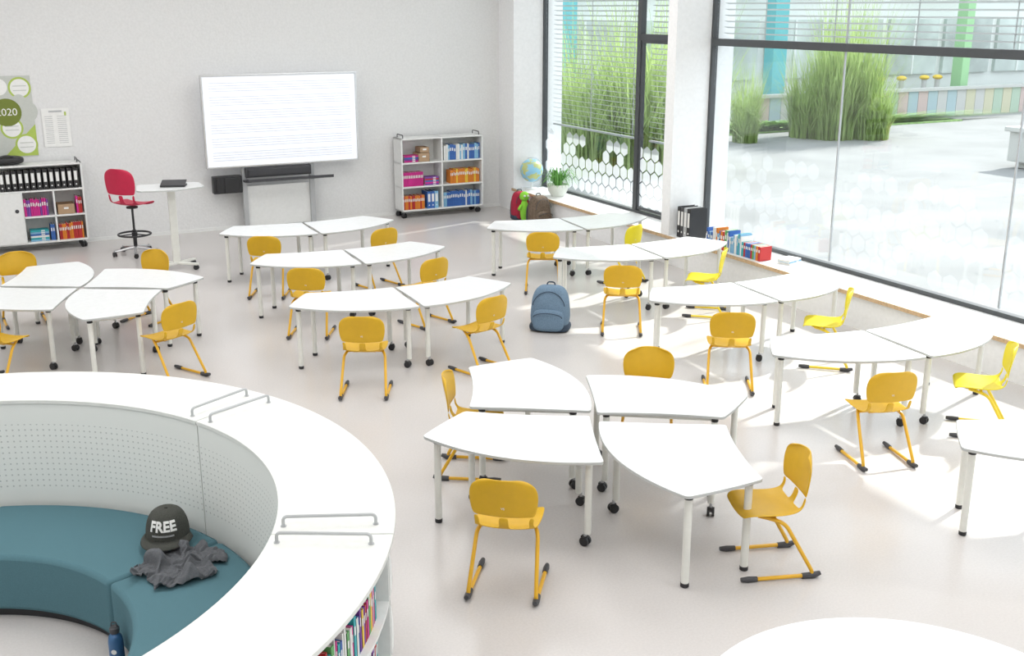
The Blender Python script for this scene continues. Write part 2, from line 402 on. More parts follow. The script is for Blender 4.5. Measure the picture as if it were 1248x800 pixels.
for lab,c0,cl in (("tall clumps of ornamental grass growing close to the building",(2.8,28.0),((2.0,27.5,1.05,1.1),(3.2,27.2,1.15,1.25),(4.4,28.5,1.1,1.15),(1.1,29.5,.95,1.0))),("tall arching clumps of ornamental grass at the plaza edge",(9.9,35.2),((10.0,34.9,.8,1.1),(10.8,35.4,.9,1.25),(10.4,35.9,.85,1.3),(9.4,35.4,.8,.8),(11.2,34.9,.7,.65),(7.1,34.0,.5,.7)))):
    ds=[TR(grass(700,4.1,1.7,.65),(x-c0[0],y-c0[1],0),s=(s,s,sz)) for x,y,s,sz in cl]
    ob('ornamental_grass',J(*ds),'straw',loc=(c0[0],c0[1],-.12),smooth=False,label=lab,cat="grass",kind='stuff')
hd=grass(3000,.4,.6,.5)
V=[(v[0]*18,v[1]*.7,v[2]) for v in hd[0]]
ob('ground_cover',J((V,hd[1],hd[2]),B2((-9,-.4,-.02),(9,.4,.05))),['hedge'],loc=RM(24,29.2,-.12),rz=PHI,smooth=False,label="strip of low green ground cover planting along the plaza edge",cat="plants",kind='stuff')

# ---------------------------------------------------------------- student tables
def outline(mir):
    C=Vector((0,0));D=Vector((0,-.94));A=Vector((-1.3,-.38));Bp=Vector((-.98,.14))
    segs=[(D,A,.17),(A,Bp,.012),(Bp,C,-.035),(C,D,-.010)]
    cen=Vector((-.56,-.3)); pts=[]; fr=.035
    def ev(s,t):
        a,b,bu=s; ch=b-a; n=Vector((ch.y,-ch.x)).normalized()
        if n.dot((a+b)/2-cen)<0: n=-n
        return a+ch*t+n*bu*4*t*(1-t)
    for i,s in enumerate(segs):
        L=(s[1]-s[0]).length; t0=fr/L; N=16 if abs(s[2])>.1 else 8
        for k in range(N+1): pts.append(ev(s,t0+(1-2*t0)*k/N))
        e=ev(s,1-t0); n2=segs[(i+1)%4]; b=ev(n2,fr/(n2[1]-n2[0]).length)
        for k in range(1,5):
            t=k/5; pts.append(e*(1-t)**2+s[1]*2*t*(1-t)+b*t*t)
    return [((-p.x if mir else p.x),p.y) for p in pts]
def caster_data(h=.075):
    return J(TB([(-.028,0,.036),(-.008,0,.036)],.036,16,0),TB([(.008,0,.036),(.028,0,.036)],.036,16,0),BX((.03,.05,.03),(0,.005,.058)),TB([(0,0,.05),(0,0,h+.03)],.012,8,1))
me_caster=mesh('caster',TR(caster_data(),(0,.02,0)),['blk','sil'])
me_foot=mesh('foot',LT([(.024,0),(.029,.006),(.029,.030),(.026,.034)],14),'blk')
me_legp=mesh('leg',J(LT([(.0265,.03),(.0265,.655)],16,0),LT([(.029,.655),(.029,.692),(.05,.692),(.05,.697)],16,1)),['legw','blk'])
me_legc=mesh('leg',J(LT([(.0265,.10),(.0265,.655)],16,0),LT([(.029,.655),(.029,.692),(.05,.692),(.05,.697)],16,1)),['legw','blk'])
def make_table(mir):
    r=root('student_table',(0,0,0),0,"white curved student table with four round legs","table","white curved classroom tables")
    sx=-1 if mir else 1
    ob('tabletop',PR(outline(mir),.697,.72,0,1),['top','edge'],parent=r,bevel=.003)
    cs=[(-.085,-.09,1),(-.09,-.80,1),(-1.19,-.36,0),(-.93,.055,0)]
    fr=[(sx*x,y) for x,y,_ in cs]
    ob('frame',J(*[TR(BX((math.dist(fr[i],fr[j])-.05,.02,.035),(0,0,0)),((fr[i][0]+fr[j][0])/2,(fr[i][1]+fr[j][1])/2,.678),rz=math.atan2(fr[j][1]-fr[i][1],fr[j][0]-fr[i][0])) for i,j in ((0,1),(1,2),(2,3),(3,0))]),'legw',parent=r,smooth=False)
    for x,y,c in cs:
        l=ob('leg',None,None,me=me_legc if c else me_legp,parent=r,loc=(sx*x,y,0))
        ob('caster' if c else 'foot',None,None,me=me_caster if c else me_foot,parent=l,rz=random.uniform(0,6) if c else 0)
    return r
ta=make_table(False); tb=make_table(True)
tabs=[('a',-3.15,16.38,25),('b',-3.125,16.38,26),('a',-2.26,14.44,24),('b',-2.235,14.44,25),('a',-1.37,12.37,24),('b',-1.345,12.37,25),
('a',.71,16.73,21),('b',.735,16.73,22),('a',1.59,14.80,22),('b',1.615,14.80,23),('a',2.57,12.60,22),('b',2.595,12.60,23),('a',3.49,10.60,21),('b',3.515,10.60,22.5),
('a',.61,8.19,2.5),('a',.675,8.25,182),('b',-.345,8.385,84.5,1.04),('b',1.65,7.99,-94.5,1.04),
('a',4.45,8.2,14)]
cx,cy=-4.96,12.35
for k,x,y,t in (('a',-.02,-.025,1),('a',.03,.015,181),('b',-.95,.145,84),('b',.96,-.155,-96)):
    a=rad(4); tabs.append((k,cx+x*math.cos(a)-y*math.sin(a),cy+x*math.sin(a)+y*math.cos(a),t+4))
ua=ub=False
for q in tabs:
    k,x,y,t=q[:4]
    if k=='a' and not ua: ta.location=(x,y,0); ta.rotation_euler=(0,0,rad(t)); ua=True
    elif k=='b' and not ub: tb.location=(x,y,0); tb.rotation_euler=(0,0,rad(t)); ub=True
    else:
        n=clone(ta if k=='a' else tb,(x,y,0),rad(t))
        if len(q)>4: n.scale=(q[4],q[4],1)
rt=root('round_table',(1.80,4.18,0),0,"large round white table top with grey edge","table")
ob('tabletop',J(LT([(1.0,.697),(1.0,.72)],72)),'top',parent=rt,bevel=.003)
for k in range(4):
    a=PI/4+k*PI/2; l=ob('leg',None,None,me=me_legp,parent=rt,loc=(.8*math.cos(a),.8*math.sin(a),0)); ob('foot',None,None,me=me_foot,parent=l)

# ---------------------------------------------------------------- chairs
PROF=[(.215,.418,.165),(.212,.438,.195),(.17,.455,.213),(.08,.452,.218),(-.03,.444,.214),(-.12,.45,.205),(-.172,.472,.195),(-.198,.515,.190),(-.207,.565,.198),(-.214,.62,.214),(-.228,.69,.224),(-.245,.76,.222),(-.258,.81,.205),(-.264,.84,.165),(-.265,.848,.12)]
def shell(rows,hole):
    NC=12;V=[];F=[]
    for (y,z,w) in rows:
        up=(z-.44)/.38; up=max(0,min(1,up))
        for c in range(NC+1):
            u=-1+2*c/NC
            V.append((u*w, y+up*.055*u*u, z+(1-up)*.022*u**2-(up*.02*abs(u)**3)))
    for r in range(len(rows)-1):
        for c in range(NC):
            if (r in hole) and (c in (1,2,3,4,7,8,9,10)): continue
            o=r*(NC+1)+c; F.append((o,o+1,o+NC+2,o+NC+1))
    return (V,F,[0]*len(F))
def make_chair(m,fm,lab,grp):
    r=root('school_chair',(0,0,0),0,lab,"chair",grp)
    ob('seat',shell(PROF[:9],(6,7)),m,parent=r,solid=.012,sub=2)
    bk=ob('backrest',shell(PROF[8:],()),m,parent=r,solid=.012,sub=2)
    text('logo',"VS",.022,'whitec',bk,(0,-.2285,.635),(PI/2+.12,0,0),ext=.0006)
    for s in (-1,1):
        pts=rnd([(s*.12,.10,.432),(s*.165,.02,.425),(s*.20,-.06,.40),(s*.222,-.275,.022),(s*.222,.20,.018)],.05,6)
        l=ob('leg',TB(pts,.0138,10),fm,parent=r)
        ob('end_cap',TB([(s*.222,-.318,.034),(s*.222,-.275,.021),(s*.222,-.19,.019)],.019,10,radii=[.015,.023,.020]),'dgrey',parent=l)
        ob('end_cap',TB([(s*.222,.12,.020),(s*.222,.18,.020),(s*.222,.230,.022)],.018,10,radii=[.018,.021,.015]),'dgrey',parent=l)
    ob('crossbar',J(TB([(-.17,.0,.422),(.17,.0,.422)],.012,8),BX((.22,.2,.012),(0,.03,.435))),fm,parent=r)
    r.scale=(1.04,1.04,1.03)
    return r
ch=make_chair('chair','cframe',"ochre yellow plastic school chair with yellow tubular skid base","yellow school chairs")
chl=make_chair('chairl','cframel',"yellow plastic school chair beside the windows, window light painted into its colour","yellow school chairs")  # same chair, the lemon tone stands in for window light
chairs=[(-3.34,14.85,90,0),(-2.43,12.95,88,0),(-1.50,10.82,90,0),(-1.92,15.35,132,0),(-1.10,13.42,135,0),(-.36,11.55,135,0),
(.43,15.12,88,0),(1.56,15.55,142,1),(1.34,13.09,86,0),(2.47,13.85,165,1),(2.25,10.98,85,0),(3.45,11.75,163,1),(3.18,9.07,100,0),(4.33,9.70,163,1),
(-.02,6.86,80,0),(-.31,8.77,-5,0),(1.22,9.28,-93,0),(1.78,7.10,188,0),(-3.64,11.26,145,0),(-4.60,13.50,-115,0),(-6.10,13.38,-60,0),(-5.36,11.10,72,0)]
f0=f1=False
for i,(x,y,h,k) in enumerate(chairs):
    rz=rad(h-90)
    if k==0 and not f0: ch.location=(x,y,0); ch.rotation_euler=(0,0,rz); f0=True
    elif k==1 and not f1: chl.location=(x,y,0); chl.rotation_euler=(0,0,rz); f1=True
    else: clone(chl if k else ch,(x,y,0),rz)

# red swivel chair
r=root('swivel_chair',(-6.04,17.45,0),rad(-20),"crimson swivel chair with black foot ring and star base","chair")
def up(d,dz): return ([(a,b,c+dz) for a,b,c in d[0]],d[1],d[2])
SS=(1.28,1.2,1.5)
ob('seat',TR(up(shell(PROF[:9],(6,7)),.093),s=SS),'red',parent=r,solid=.014,sub=2)
ob('backrest',TR(up(shell(PROF[8:],()),.093),s=SS),'red',parent=r,solid=.014,sub=2)
ob('gas_column',J(LT([(.03,.1),(.03,.4),(.018,.4),(.018,.75),(.09,.75),(.09,.775)],16)),'blk',parent=r)
rg=[(.25*math.cos(2*PI*k/28),.25*math.sin(2*PI*k/28),.33) for k in range(29)]
ob('foot_ring',J(TB(rg,.016,8,cap=False),*[TB([(0,0,.33),(.25*math.cos(a),.25*math.sin(a),.33)],.01,6) for a in (0,2.09,4.19)],LT([(.045,.29),(.045,.36)],14)),'blk',parent=r)
for k in range(5):
    a=2*PI*k/5+.3; b=ob('base_arm',TB([(0,0,.12),(.17*math.cos(a),.17*math.sin(a),.10),(.34*math.cos(a),.34*math.sin(a),.075)],.02,8,radii=[.03,.022,.016]),'alu',parent=r)
    ob('caster',None,None,me=me_caster,parent=b,loc=(.34*math.cos(a),.34*math.sin(a),0),rz=a)

# lectern
r=root('standing_desk',(-5.08,16.42,0),rad(22),"white standing desk with column base on casters","desk")
ob('tabletop',PR([(-.50,-.24),(-.44,-.32),(.05,-.36),(.42,-.20),(.47,-.10),(.44,.28),(.38,.33),(-.40,.33),(-.47,.27)],1.23,1.255,0,1),['top','edge'],parent=r,bevel=.003)
ob('column',J(BX((.11,.08,1.15),(0,.02,.645)),BX((.4,.2,.02),(0,.0,1.22))),'legw',parent=r,bevel=.008)
ob('base',J(TR(BX((.06,.70,.035),(0,0,.09)),rz=rad(55)),TR(BX((.06,.70,.035),(0,0,.09)),rz=rad(-55))),'legw',parent=r,bevel=.008)
for s1,s2 in itertools.product((-1,1),(-1,1)):
    ob('caster',None,None,me=me_caster,parent=r,loc=(s1*.275,s2*.19,0),rz=s1)
r2=root('laptop',(-5.04,16.44,1.2555),rad(8),"small black laptop on the standing desk","laptop")
ob('base',BX((.36,.24,.02),(0,0,.012)),'blk',parent=r2,bevel=.004); ob('lid',TR(BX((.36,.24,.01),(0,0,0)),(0,.01,.05),rx=rad(12)),'dgrey',parent=r2,bevel=.003)

# ---------------------------------------------------------------- whiteboard on the back wall
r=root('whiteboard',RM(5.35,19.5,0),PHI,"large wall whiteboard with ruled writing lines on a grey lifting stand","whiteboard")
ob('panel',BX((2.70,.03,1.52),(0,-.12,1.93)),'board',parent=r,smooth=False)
ob('frame',J(BX((2.76,.06,.03),(0,-.12,2.705)),BX((2.76,.06,.03),(0,-.12,1.155)),BX((.03,.06,1.52),(-1.365,-.12,1.93)),BX((.03,.06,1.52),(1.365,-.12,1.93))),'alu',parent=r,smooth=False,bevel=.004)
lz=[]
for k in range(6):
    z0=2.58-k*.235
    for j in range(4): lz.append(BX((2.5,.002,.004),(0,-.137,z0-j*.045)))
ob('ruled_lines',J(*lz),'line',parent=r,smooth=False)
for x in (-.72,.50): ob('post',J(BX((.085,.06,1.4),(x,-.04,.72)),BX((.12,.10,.03),(x,-.06,.015))),'sil',parent=r,smooth=False,bevel=.005)
ob('back_panel',BX((1.16,.03,.72),(-.11,.0,.42)),'shelf',parent=r,smooth=False,bevel=.004)
ob('control_box',J(BX((.50,.16,.30),(-1.02,-.02,.84)),BX((.05,.02,.24),(-1.2,-.11,.84)),BX((.26,.02,.24),(-.95,-.11,.84))),'blk',parent=r,smooth=False,bevel=.01)
ob('sound_bar',J(BX((1.18,.10,.17),(-.12,-.1,1.03)),BX((1.1,.02,.12),(-.12,-.16,1.03))),'dgrey',parent=r,smooth=False,bevel=.01)
ob('tray',J(BX((1.55,.14,.025),(.05,-.26,.90)),BX((1.55,.01,.05),(.05,-.33,.915)),BX((.1,.22,.03),(-.7,-.15,.89)),BX((.1,.22,.03),(.5,-.15,.89))),'dgrey',parent=r,smooth=False,bevel=.003)

# posters
r=root('wall_calendar',RM(.86,19.69,0),PHI,"large green and grey circle wall calendar for 2020","calendar")
ob('sheet',BX((1.0,.006,1.28),(0,0,2.13)),'calgr',parent=r,smooth=False)
def disc(x,z,rr,y,mi): return ([(x+rr*math.cos(2*PI*k/28),y,z+rr*math.sin(2*PI*k/28)) for k in range(28)],[tuple(range(28))],[mi])
big=[]
for i,(x,z,rr,mi) in enumerate([(-.3,2.62,.17,0),(.02,2.60,.16,1),(.33,2.58,.17,0),(-.4,2.2,.16,1),(.38,2.2,.18,1),(.15,1.95,.17,0),(-.2,1.72,.19,1),(.34,1.68,.17,0),(.30,2.38,.1,1),(-.42,1.9,.1,0)]):
    big.append(disc(x,z,rr,-.0035-.0002*i,mi)); 
    if mi==0 or i%2: big.append(disc(x,z,rr*.82,-.0045-.0002*i,2))
big.append(disc(.10,2.20,.22,-.0075,3))
big.append(([(-.5,-.0033,2.5),(.0,-.0033,2.77),(-.5,-.0033,2.77)],[(0,1,2)],[0])); big.append(([(.5,-.0033,1.5),(.5,-.0033,2.0),(.0,-.0033,1.5)],[(0,1,2)],[0]))
for k in range(8): big.append(BX((.2,.0006,.012),([-.3,.33,.15,.34,-.3,.33,.15,.34][k],-.0085,[2.65,2.61,1.98,1.71,2.59,2.54,1.92,1.64][k]),1))
ob('printed_circles',J(*big),['calg','calgr','paper','olive'],parent=r,smooth=False)
text('year_text',"2020",.16,'paper',r,(.10,-.009,2.20),(PI/2,0,0))
r=root('notice_sheet',RM(1.68,19.69,0),PHI,"white printed notice sheet with small text lines on the wall","poster")
ob('sheet',BX((.42,.006,.62),(0,0,1.93)),'paper',parent=r,smooth=False)
d=[BX((.2,.0006,.03),(0,-.0036,2.19))]
for i in range(14): d.append(BX((.12,.0006,.008),(-.11,-.0036,2.11-i*.033))); d.append(BX((.14,.0006,.008),(.09,-.0036,2.11-i*.033)))
d.append(BX((.03,.0006,.06),(.15,-.0036,2.15),1))
ob('printed_lines',J(*d),['sil','calg'],parent=r,smooth=False)

# ---------------------------------------------------------------- books / binders
BK={}
def bookmesh(c,w,dp,h):
    k=(c,round(w,3),round(dp,3),round(h,3))
    if k not in BK:
        BK[k]=mesh('book',J(BX((w,.004,h),(0,-dp/2+.002,h/2),0),BX((.003,dp,h),(-w/2+.0015,0,h/2),0),BX((.003,dp,h),(w/2-.0015,0,h/2),0),BX((w-.006,dp-.012,h-.01),(0,.002,h/2),1),BX((w*.55,.001,h*.2),(0,-dp/2-.0003,h*.68),2)),[c,'page','whitec'])
    return BK[k]
def bindermesh(c,lab='whitec'):
    k=('bin',c,lab)
    if k not in BK:
        BK[k]=mesh('binder',J(BX((.072,.006,.32),(0,-.14,.16),0),BX((.004,.28,.32),(-.034,0,.16),0),BX((.004,.28,.32),(.034,0,.16),0),BX((.055,.26,.30),(0,.01,.155),1),BX((.046,.002,.15),(0,-.144,.20),2),TR(TB([(0,0,0),(0,-.004,0)],.012,12,2),(0,-.141,.06))),[c,'page',lab])
    return BK[k]
def place(name,me,loc,rz,label,cat,grp,tilt=0,scale=None):
    o=ob(name,None,None,me=me,loc=loc,smooth=False,label=label,cat=cat,grp=grp); o.rotation_euler=(0,tilt,rz)
    if scale: o.scale=scale
    return o
CN={'magenta':'magenta','purple':'purple','orange':'orange','redc':'red','blue':'blue','lblue':'light blue','yel':'yellow','grn':'green','whitec':'white','tealc':'turquoise','blk':'black','dgrey':'grey','sil':'grey'}
def row_books(X0,X1,Y,z,cols,grp,where,h=(.22,.26),w=(.022,.035),dp=.2):
    x=X0
    while x<X1:
        c=random.choice(cols); ww=random.choice([w[0],(w[0]+w[1])/2,w[1]]); hh=random.choice([h[0],h[1]])
        place('book',bookmesh(c,ww,dp,hh),RM(x+ww/2,Y,z),PHI,f"{CN[c]} covered book standing {where}","book",grp); x+=ww+.002
def stack(X,Y,z,cols,n,grp,where,rz=PHI):
    for i in range(n):
        c=cols[i%len(cols)]; me=bookmesh(c,.03,.2,.28)
        o=place('book',me,RM(X-.14,Y,z+.015+i*.0305),rz,f"{CN[c]} covered book lying {where}","book",grp); o.rotation_euler=(0,PI/2,rz)
def boxthing(X,Y,z,w,dp,h):
    r=root('storage_box',RM(X,Y,z),PHI,"brown cardboard storage box on the shelf","box","brown storage boxes")
    ob('body',J(B2((-w/2,-dp/2,0),(w/2,dp/2,.006)),B2((-w/2,-dp/2,0),(w/2,-dp/2+.006,h)),B2((-w/2,dp/2-.006,0),(w/2,dp/2,h)),B2((-w/2,-dp/2,0),(-w/2+.006,dp/2,h)),B2((w/2-.006,-dp/2,0),(w/2,dp/2,h))),'card',parent=r,smooth=False)
    ob('label_holder',BX((.07,.004,.03),(0,-dp/2-.002,h*.6)),'whitec',parent=r,smooth=False)

def shelf_unit(X0,X1,yF,yBk,z0,z1,vert,rows,label,doors=()):
    W=X1-X0;Dp=yBk-yF; r=root('shelf_cabinet',RM(X0,yF,0),PHI,label,"bookshelf","shelf cabinets on casters")
    t=.026; d=[B2((0,0,z0),(t,Dp,z1)),B2((W-t,0,z0),(W,Dp,z1)),B2((0,0,z1-t),(W,Dp,z1)),B2((0,0,z0),(W,Dp,z0+t)),B2((0,Dp-.012,z0),(W,Dp,z1))]
    for x,za,zb in vert: d.append(B2((x-t/2,0.004,za),(x+t/2,Dp,zb)))
    for z,xa,xb in rows: d.append(B2((xa,0.004,z-t/2),(xb,Dp,z+t/2)))
    ob('body',J(*d),'shelf',parent=r,smooth=False,bevel=.002)
    for xa,xb,za,zb in doors:
        dd=ob('door',B2((xa+.003,-.018,za+.003),(xb-.003,0,zb-.003)),'shelf',parent=r,smooth=False,bevel=.003)
        ob('handle',TB([(xb-.09,-.024,(za+zb)/2+.12),(xb-.09,-.017,(za+zb)/2+.12)],.03,18),'dgrey',parent=dd)
    for x in (.07,W-.07):
        for y in (.06,Dp-.06): 
            c=ob('caster',None,None,me=me_caster,parent=r,loc=(x,y,0),rz=.5); c.scale=(1.25,1.25,(z0)/.105)
    for x in (.06,W-.06):
        ob('handle',TB(rnd([(x,.06,z1),(x,.06,z1+.06),(x,Dp-.06,z1+.06),(x,Dp-.06,z1)],.03),.009,8),'dgrey',parent=r)
    return r
# right cabinet
X0,X1,YF=7.50,9.17,19.22
shelf_unit(X0,X1,YF,19.62,.13,1.49,[(.82,.13,1.49)],[(.58,0,1.67),(1.03,0,1.67)],"white open shelf cabinet on casters with coloured books")
g="books on the white shelf cabinet"
ws="on the white shelf"
for zi,z in enumerate((.157,.594,1.044)):
    L0,L1,R0,R1=X0+.05,X0+.77,X0+.86,X1-.07
    if zi==2:
        stack(L0+.17,YF+.16,z,['magenta','purple','blue','magenta'],4,g,ws); boxthing(L0+.42,YF+.18,z,.22,.28,.16); boxthing(L0+.44,YF+.18,z+.165,.18,.24,.10)
        row_books(R0+.02,R1,YF+.16,z,['blue','blue','whitec','lblue'],g,ws,h=(.27,.29),w=(.03,.045))
    elif zi==1:
        row_books(L0,L0+.40,YF+.16,z,['magenta'],g,ws,h=(.26,.26)); stack(L0+.58,YF+.16,z,['purple','magenta','blue','redc'],5,g,ws)
        row_books(R0+.15,R1,YF+.16,z,['orange','yel','orange'],g,ws,h=(.25,.27))
    else:
        row_books(L0,L0+.42,YF+.16,z,['orange','redc'],g,ws,h=(.25,.26)); 
        for k in range(3): place('binder',bindermesh('blue' if k<2 else 'lblue'),RM(L0+.50+k*.076,YF+.17,z),PHI,"blue ring binder standing on the white shelf","binder","blue binders")
        row_books(R0,R1,YF+.16,z,['blue','blue','lblue','whitec'],g,ws,h=(.27,.29),w=(.03,.04))
# left cabinet
X0,X1=.02,1.95
shelf_unit(X0,X1,YF,19.62,.13,1.40,[(.98,.13,.98),(1.46,.13,.98)],[(.98,0,X1-X0),(.56,.98,X1-X0)],"white shelf cabinet on casters with black binders",doors=((.02,.98,.15,.97),))
x=X0+.72
while x<X1-.06:
    place('binder',bindermesh('blk'),RM(x,YF+.17,.994),PHI,"black ring binder with white spine label in the cabinet","binder","black binders in the cabinet"); x+=.092
g="books in the white cabinet"; ws="in the white cabinet"
row_books(X0+1.0,X0+1.36,YF+.16,.574,['magenta','magenta','purple'],g,ws,h=(.26,.28))
boxthing(X0+1.63,YF+.18,.574,.26,.28,.16); row_books(X0+1.79,X0+1.86,YF+.16,.574,['magenta','redc'],g,ws,h=(.26,.28))
stack(X0+1.19,YF+.16,.157,['lblue','tealc','whitec','blue'],6,g,ws); row_books(X0+1.36,X0+1.40,YF+.16,.157,['blue'],g,ws,h=(.26,.28))
row_books(X0+1.49,X0+1.86,YF+.16,.157,['redc','redc','orange'],g,ws,h=(.25,.27))
r=root('bag',RM(.86,19.42,1.402),PHI,"flat black bag lying on the white cabinet","bag")
ob('body',SPH(.2,(0,0,.072),s=(1.3,.75,.35),p=.7),'blk',parent=r,sub=1); ob('strap',TB(rnd([(-.15,-.1,.12),(0,-.12,.17),(.18,-.1,.1)],.08),.012,8),'dgrey',parent=r)

# books along the window sill
y=12.95
cc=['grn','blue','yel','redc','tealc','whitec','lblue','blue','orange','whitec']
while y>11.75:
    w=random.choice([.025,.035,.045]); h=random.choice([.22,.27,.30]); 
    if y<12.15: h=.2; 
    c=random.choice(['tealc','tealc','lblue','whitec']) if 12.1<y<12.4 else random.choice(cc)
    place('book',bookmesh(c,w,.2,h),RM(9.90,y-w/2,.452),PHI-PI/2,f"{CN[c]} covered book standing on the window sill","book","books on the window sill"); y-=w+.003
for k in range(3): 
    o=place('book',bookmesh(['whitec','lblue','whitec'][k],.02,.2,.28),RM(9.98,11.45,.463+k*.0205),PHI,"thin book lying flat on the window sill","book","books on the window sill"); o.rotation_euler=(0,PI/2,PHI+.3)
for k in range(4):
    c=['blk','dgrey','sil','blk'][k]
    o=place('binder',bindermesh(c),RM(9.96,13.66-k*.083,.452),PHI-PI/2,f"{CN[c]} tall document binder standing on the window sill","binder","dark binders on the window sill",scale=(1.05,1.1,1.45))

# globe
r=root('globe',RM(10.0,18.80,.452),PHI,"desk globe with blue oceans on a round stand","globe")
ob('sphere',SPH(.22,(0,0,.36),28,18),'globe',parent=r)
ob('meridian',TB([(.245*math.sin(a),0,.36+.245*math.cos(a)) for a in [math.radians(-20+k*10) for k in range(21)]],.008,8),'alu',parent=r)
ob('stand',LT([(.13,0),(.13,.015),(.03,.03),(.015,.06),(.015,.13)],20),'whitec',parent=r)
# plant
r=root('potted_plant',RM(10.05,17.85,.452),0,"spider plant in a white bowl pot on the sill","plant")
ob('pot',LT([(.12,0),(.18,.10),(.21,.22),(.19,.22),(.17,.18)],24),'pot',parent=r)
V=[];F=[]
for i in range(110):
    a=random.uniform(0,2*PI); R=random.uniform(.18,.42); hh=random.uniform(.16,.36); o=len(V); w=.014
    for k in range(7):
        t=k/6; X=math.cos(a)*(.05+R*t); Y=math.sin(a)*(.05+R*t); Z=.19+hh*math.sin(t*PI*.8)-.1*t*t; f=1-t*.85
        V+=[(X+math.sin(a)*w*f,Y-math.cos(a)*w*f,Z),(X-math.sin(a)*w*f,Y+math.cos(a)*w*f,Z)]
    for k in range(6): F.append((o+2*k,o+2*k+1,o+2*k+3,o+2*k+2))
ob('foliage',(V,F,[0]*len(F)),'leaf',parent=r,smooth=False)

# backpacks
def backpack(loc,rz,w,dp,h,m,m2,label):
    r=root('backpack',loc,rz,label,"backpack")
    def env(d):
        return ([(x*(1-.18*max(0,z/h)**2),y*(1-.28*max(0,z/h)**2)+.02*(z/h),z) for x,y,z in d[0]],d[1],d[2])
    ob('body',env(SPH(1,(0,0,h/2),28,20,s=(w/2,dp/2,h/2),p=.55)),m,parent=r)
    ob('front_pocket',env(SPH(1,(0,-dp*.46,h*.28),24,14,s=(w*.40,dp*.2,h*.24),p=.55)),m,parent=r)
    ob('base_panel',env(SPH(1,(0,0,h*.09),28,10,s=(w*.515,dp*.52,h*.09),p=.5)),m2,parent=r)
    ob('zipper',TB([(w*.40*math.cos(a)*(1-.1*math.sin(a)),-dp*.33-.02*math.cos(a)**2,h*.60+h*.3*math.sin(a)) for a in [PI*k/16 for k in range(17)]],.005,6),m2,parent=r)
    ob('pocket_zipper',TB([(w*.36*math.cos(a),-dp*.62-.01*math.sin(a),h*.36+h*.10*math.sin(a)) for a in [PI*k/12 for k in range(13)]],.005,6),m2,parent=r)
    ob('carry_loop',TB(rnd([(-.05,.04,h*.95),(-.045,.04,h*1.06),(.045,.04,h*1.06),(.05,.04,h*.95)],.04),.009,8),m2,parent=r)
    for s in (-1,1): ob('shoulder_strap',TB(rnd([(s*w*.22,dp*.40,h*.9),(s*w*.30,dp*.66,h*.6),(s*w*.36,dp*.6,h*.25),(s*w*.42,dp*.35,h*.08)],.12),.018,8),m2,parent=r)
    return r
backpack((.47,13.1,0),rad(-12),.49,.32,.56,'bag','bagd',"denim blue school backpack standing on the floor")
backpack(RM(9.47,18.25,0),PHI,.34,.24,.52,'bagr','bagd',"red and dark school backpack beside the window ledge")
backpack(RM(9.45,17.45,0),PHI+.2,.44,.28,.56,'bagb','dgrey',"brown patterned backpack leaning by the window ledge")
r=root('plush_toy',RM(9.36,17.87,0),PHI,"bright green plush toy with stubby arms sitting between the backpacks","toy")
ob('body',SPH(1,(0,0,.22),18,12,s=(.08,.08,.22)),'lime',parent=r); ob('head',SPH(.09,(0,0,.49),18,12),'lime',parent=r)
for s in (-1,1): ob('arm',TB([(s*.06,0,.33),(s*.13,-.04,.26)],.03,8),'lime',parent=r); ob('eye',SPH(.02,(s*.035,-.08,.51),10,8),'whitec',parent=r)

# ---------------------------------------------------------------- ring seating
RI,RO,ZT=2.06,2.69,1.20
def ringseg(a0,a1):
    am=rad((a0+a1)/2); cx=RCX+2.4*math.cos(am); cy=RCY+2.4*math.sin(am); c=(RCX-cx,RCY-cy)
    r=root('curved_bookcase',(cx,cy,0),0,"white curved bookcase with flat top and perforated inner panel","bookcase","curved bookcases of the seating ring")
    g=.12
    ob('top_board',SE(RI,RO,ZT-.028,ZT,a0+g,a1-g,28,c=c),'ring',parent=r,bevel=.003)
    ob('inner_panel',SE(RI+.01,RI+.03,.10,ZT-.028,a0+g,a1-g,28,c=c),'perf',parent=r)
    d=[]
    for z in (.12,.47,.82): d.append(SE(RI+.16,RO-.03,z-.011,z+.011,a0+g,a1-g,20,c=c))
    for a in (a0+.6,(a0+a1)/2,a1-.6): d.append(SE(RI+.035,RO-.03,.10,ZT-.028,a-.25,a+.25,1,c=c))
    d.append(SE(RI+.14,RI+.16,.10,ZT-.028,a0+g,a1-g,20,c=c))
    ob('shelves',J(*d),'shelf',parent=r)
    for a in (a0+2.5,a1-2.5):
        p0=(math.cos(rad(a)),math.sin(rad(a))); ra,rb=RI+.05,RO-.10
        P=[(c[0]+ra*p0[0],c[1]+ra*p0[1],ZT),(c[0]+ra*p0[0],c[1]+ra*p0[1],ZT+.055),(c[0]+rb*p0[0],c[1]+rb*p0[1],ZT+.055),(c[0]+rb*p0[0],c[1]+rb*p0[1],ZT)]
        ob('handle',J(TB(rnd(P,.025),.009,10),*[TR(LT([(.016,0),(.016,.004)],12),P[k]) for k in (0,3)]),'sil',parent=r)
    for a in (a0+3,(a0+a1)/2,a1-3):
        for rr in (RI+.12,RO-.10):
            ob('caster',None,None,me=me_caster,parent=r,loc=(c[0]+rr*math.cos(rad(a)),c[1]+rr*math.sin(rad(a)),0),rz=rad(a)) 
bounds=[-53,.8,53.5,107,161]
for i in range(4): ringseg(bounds[i],bounds[i+1])
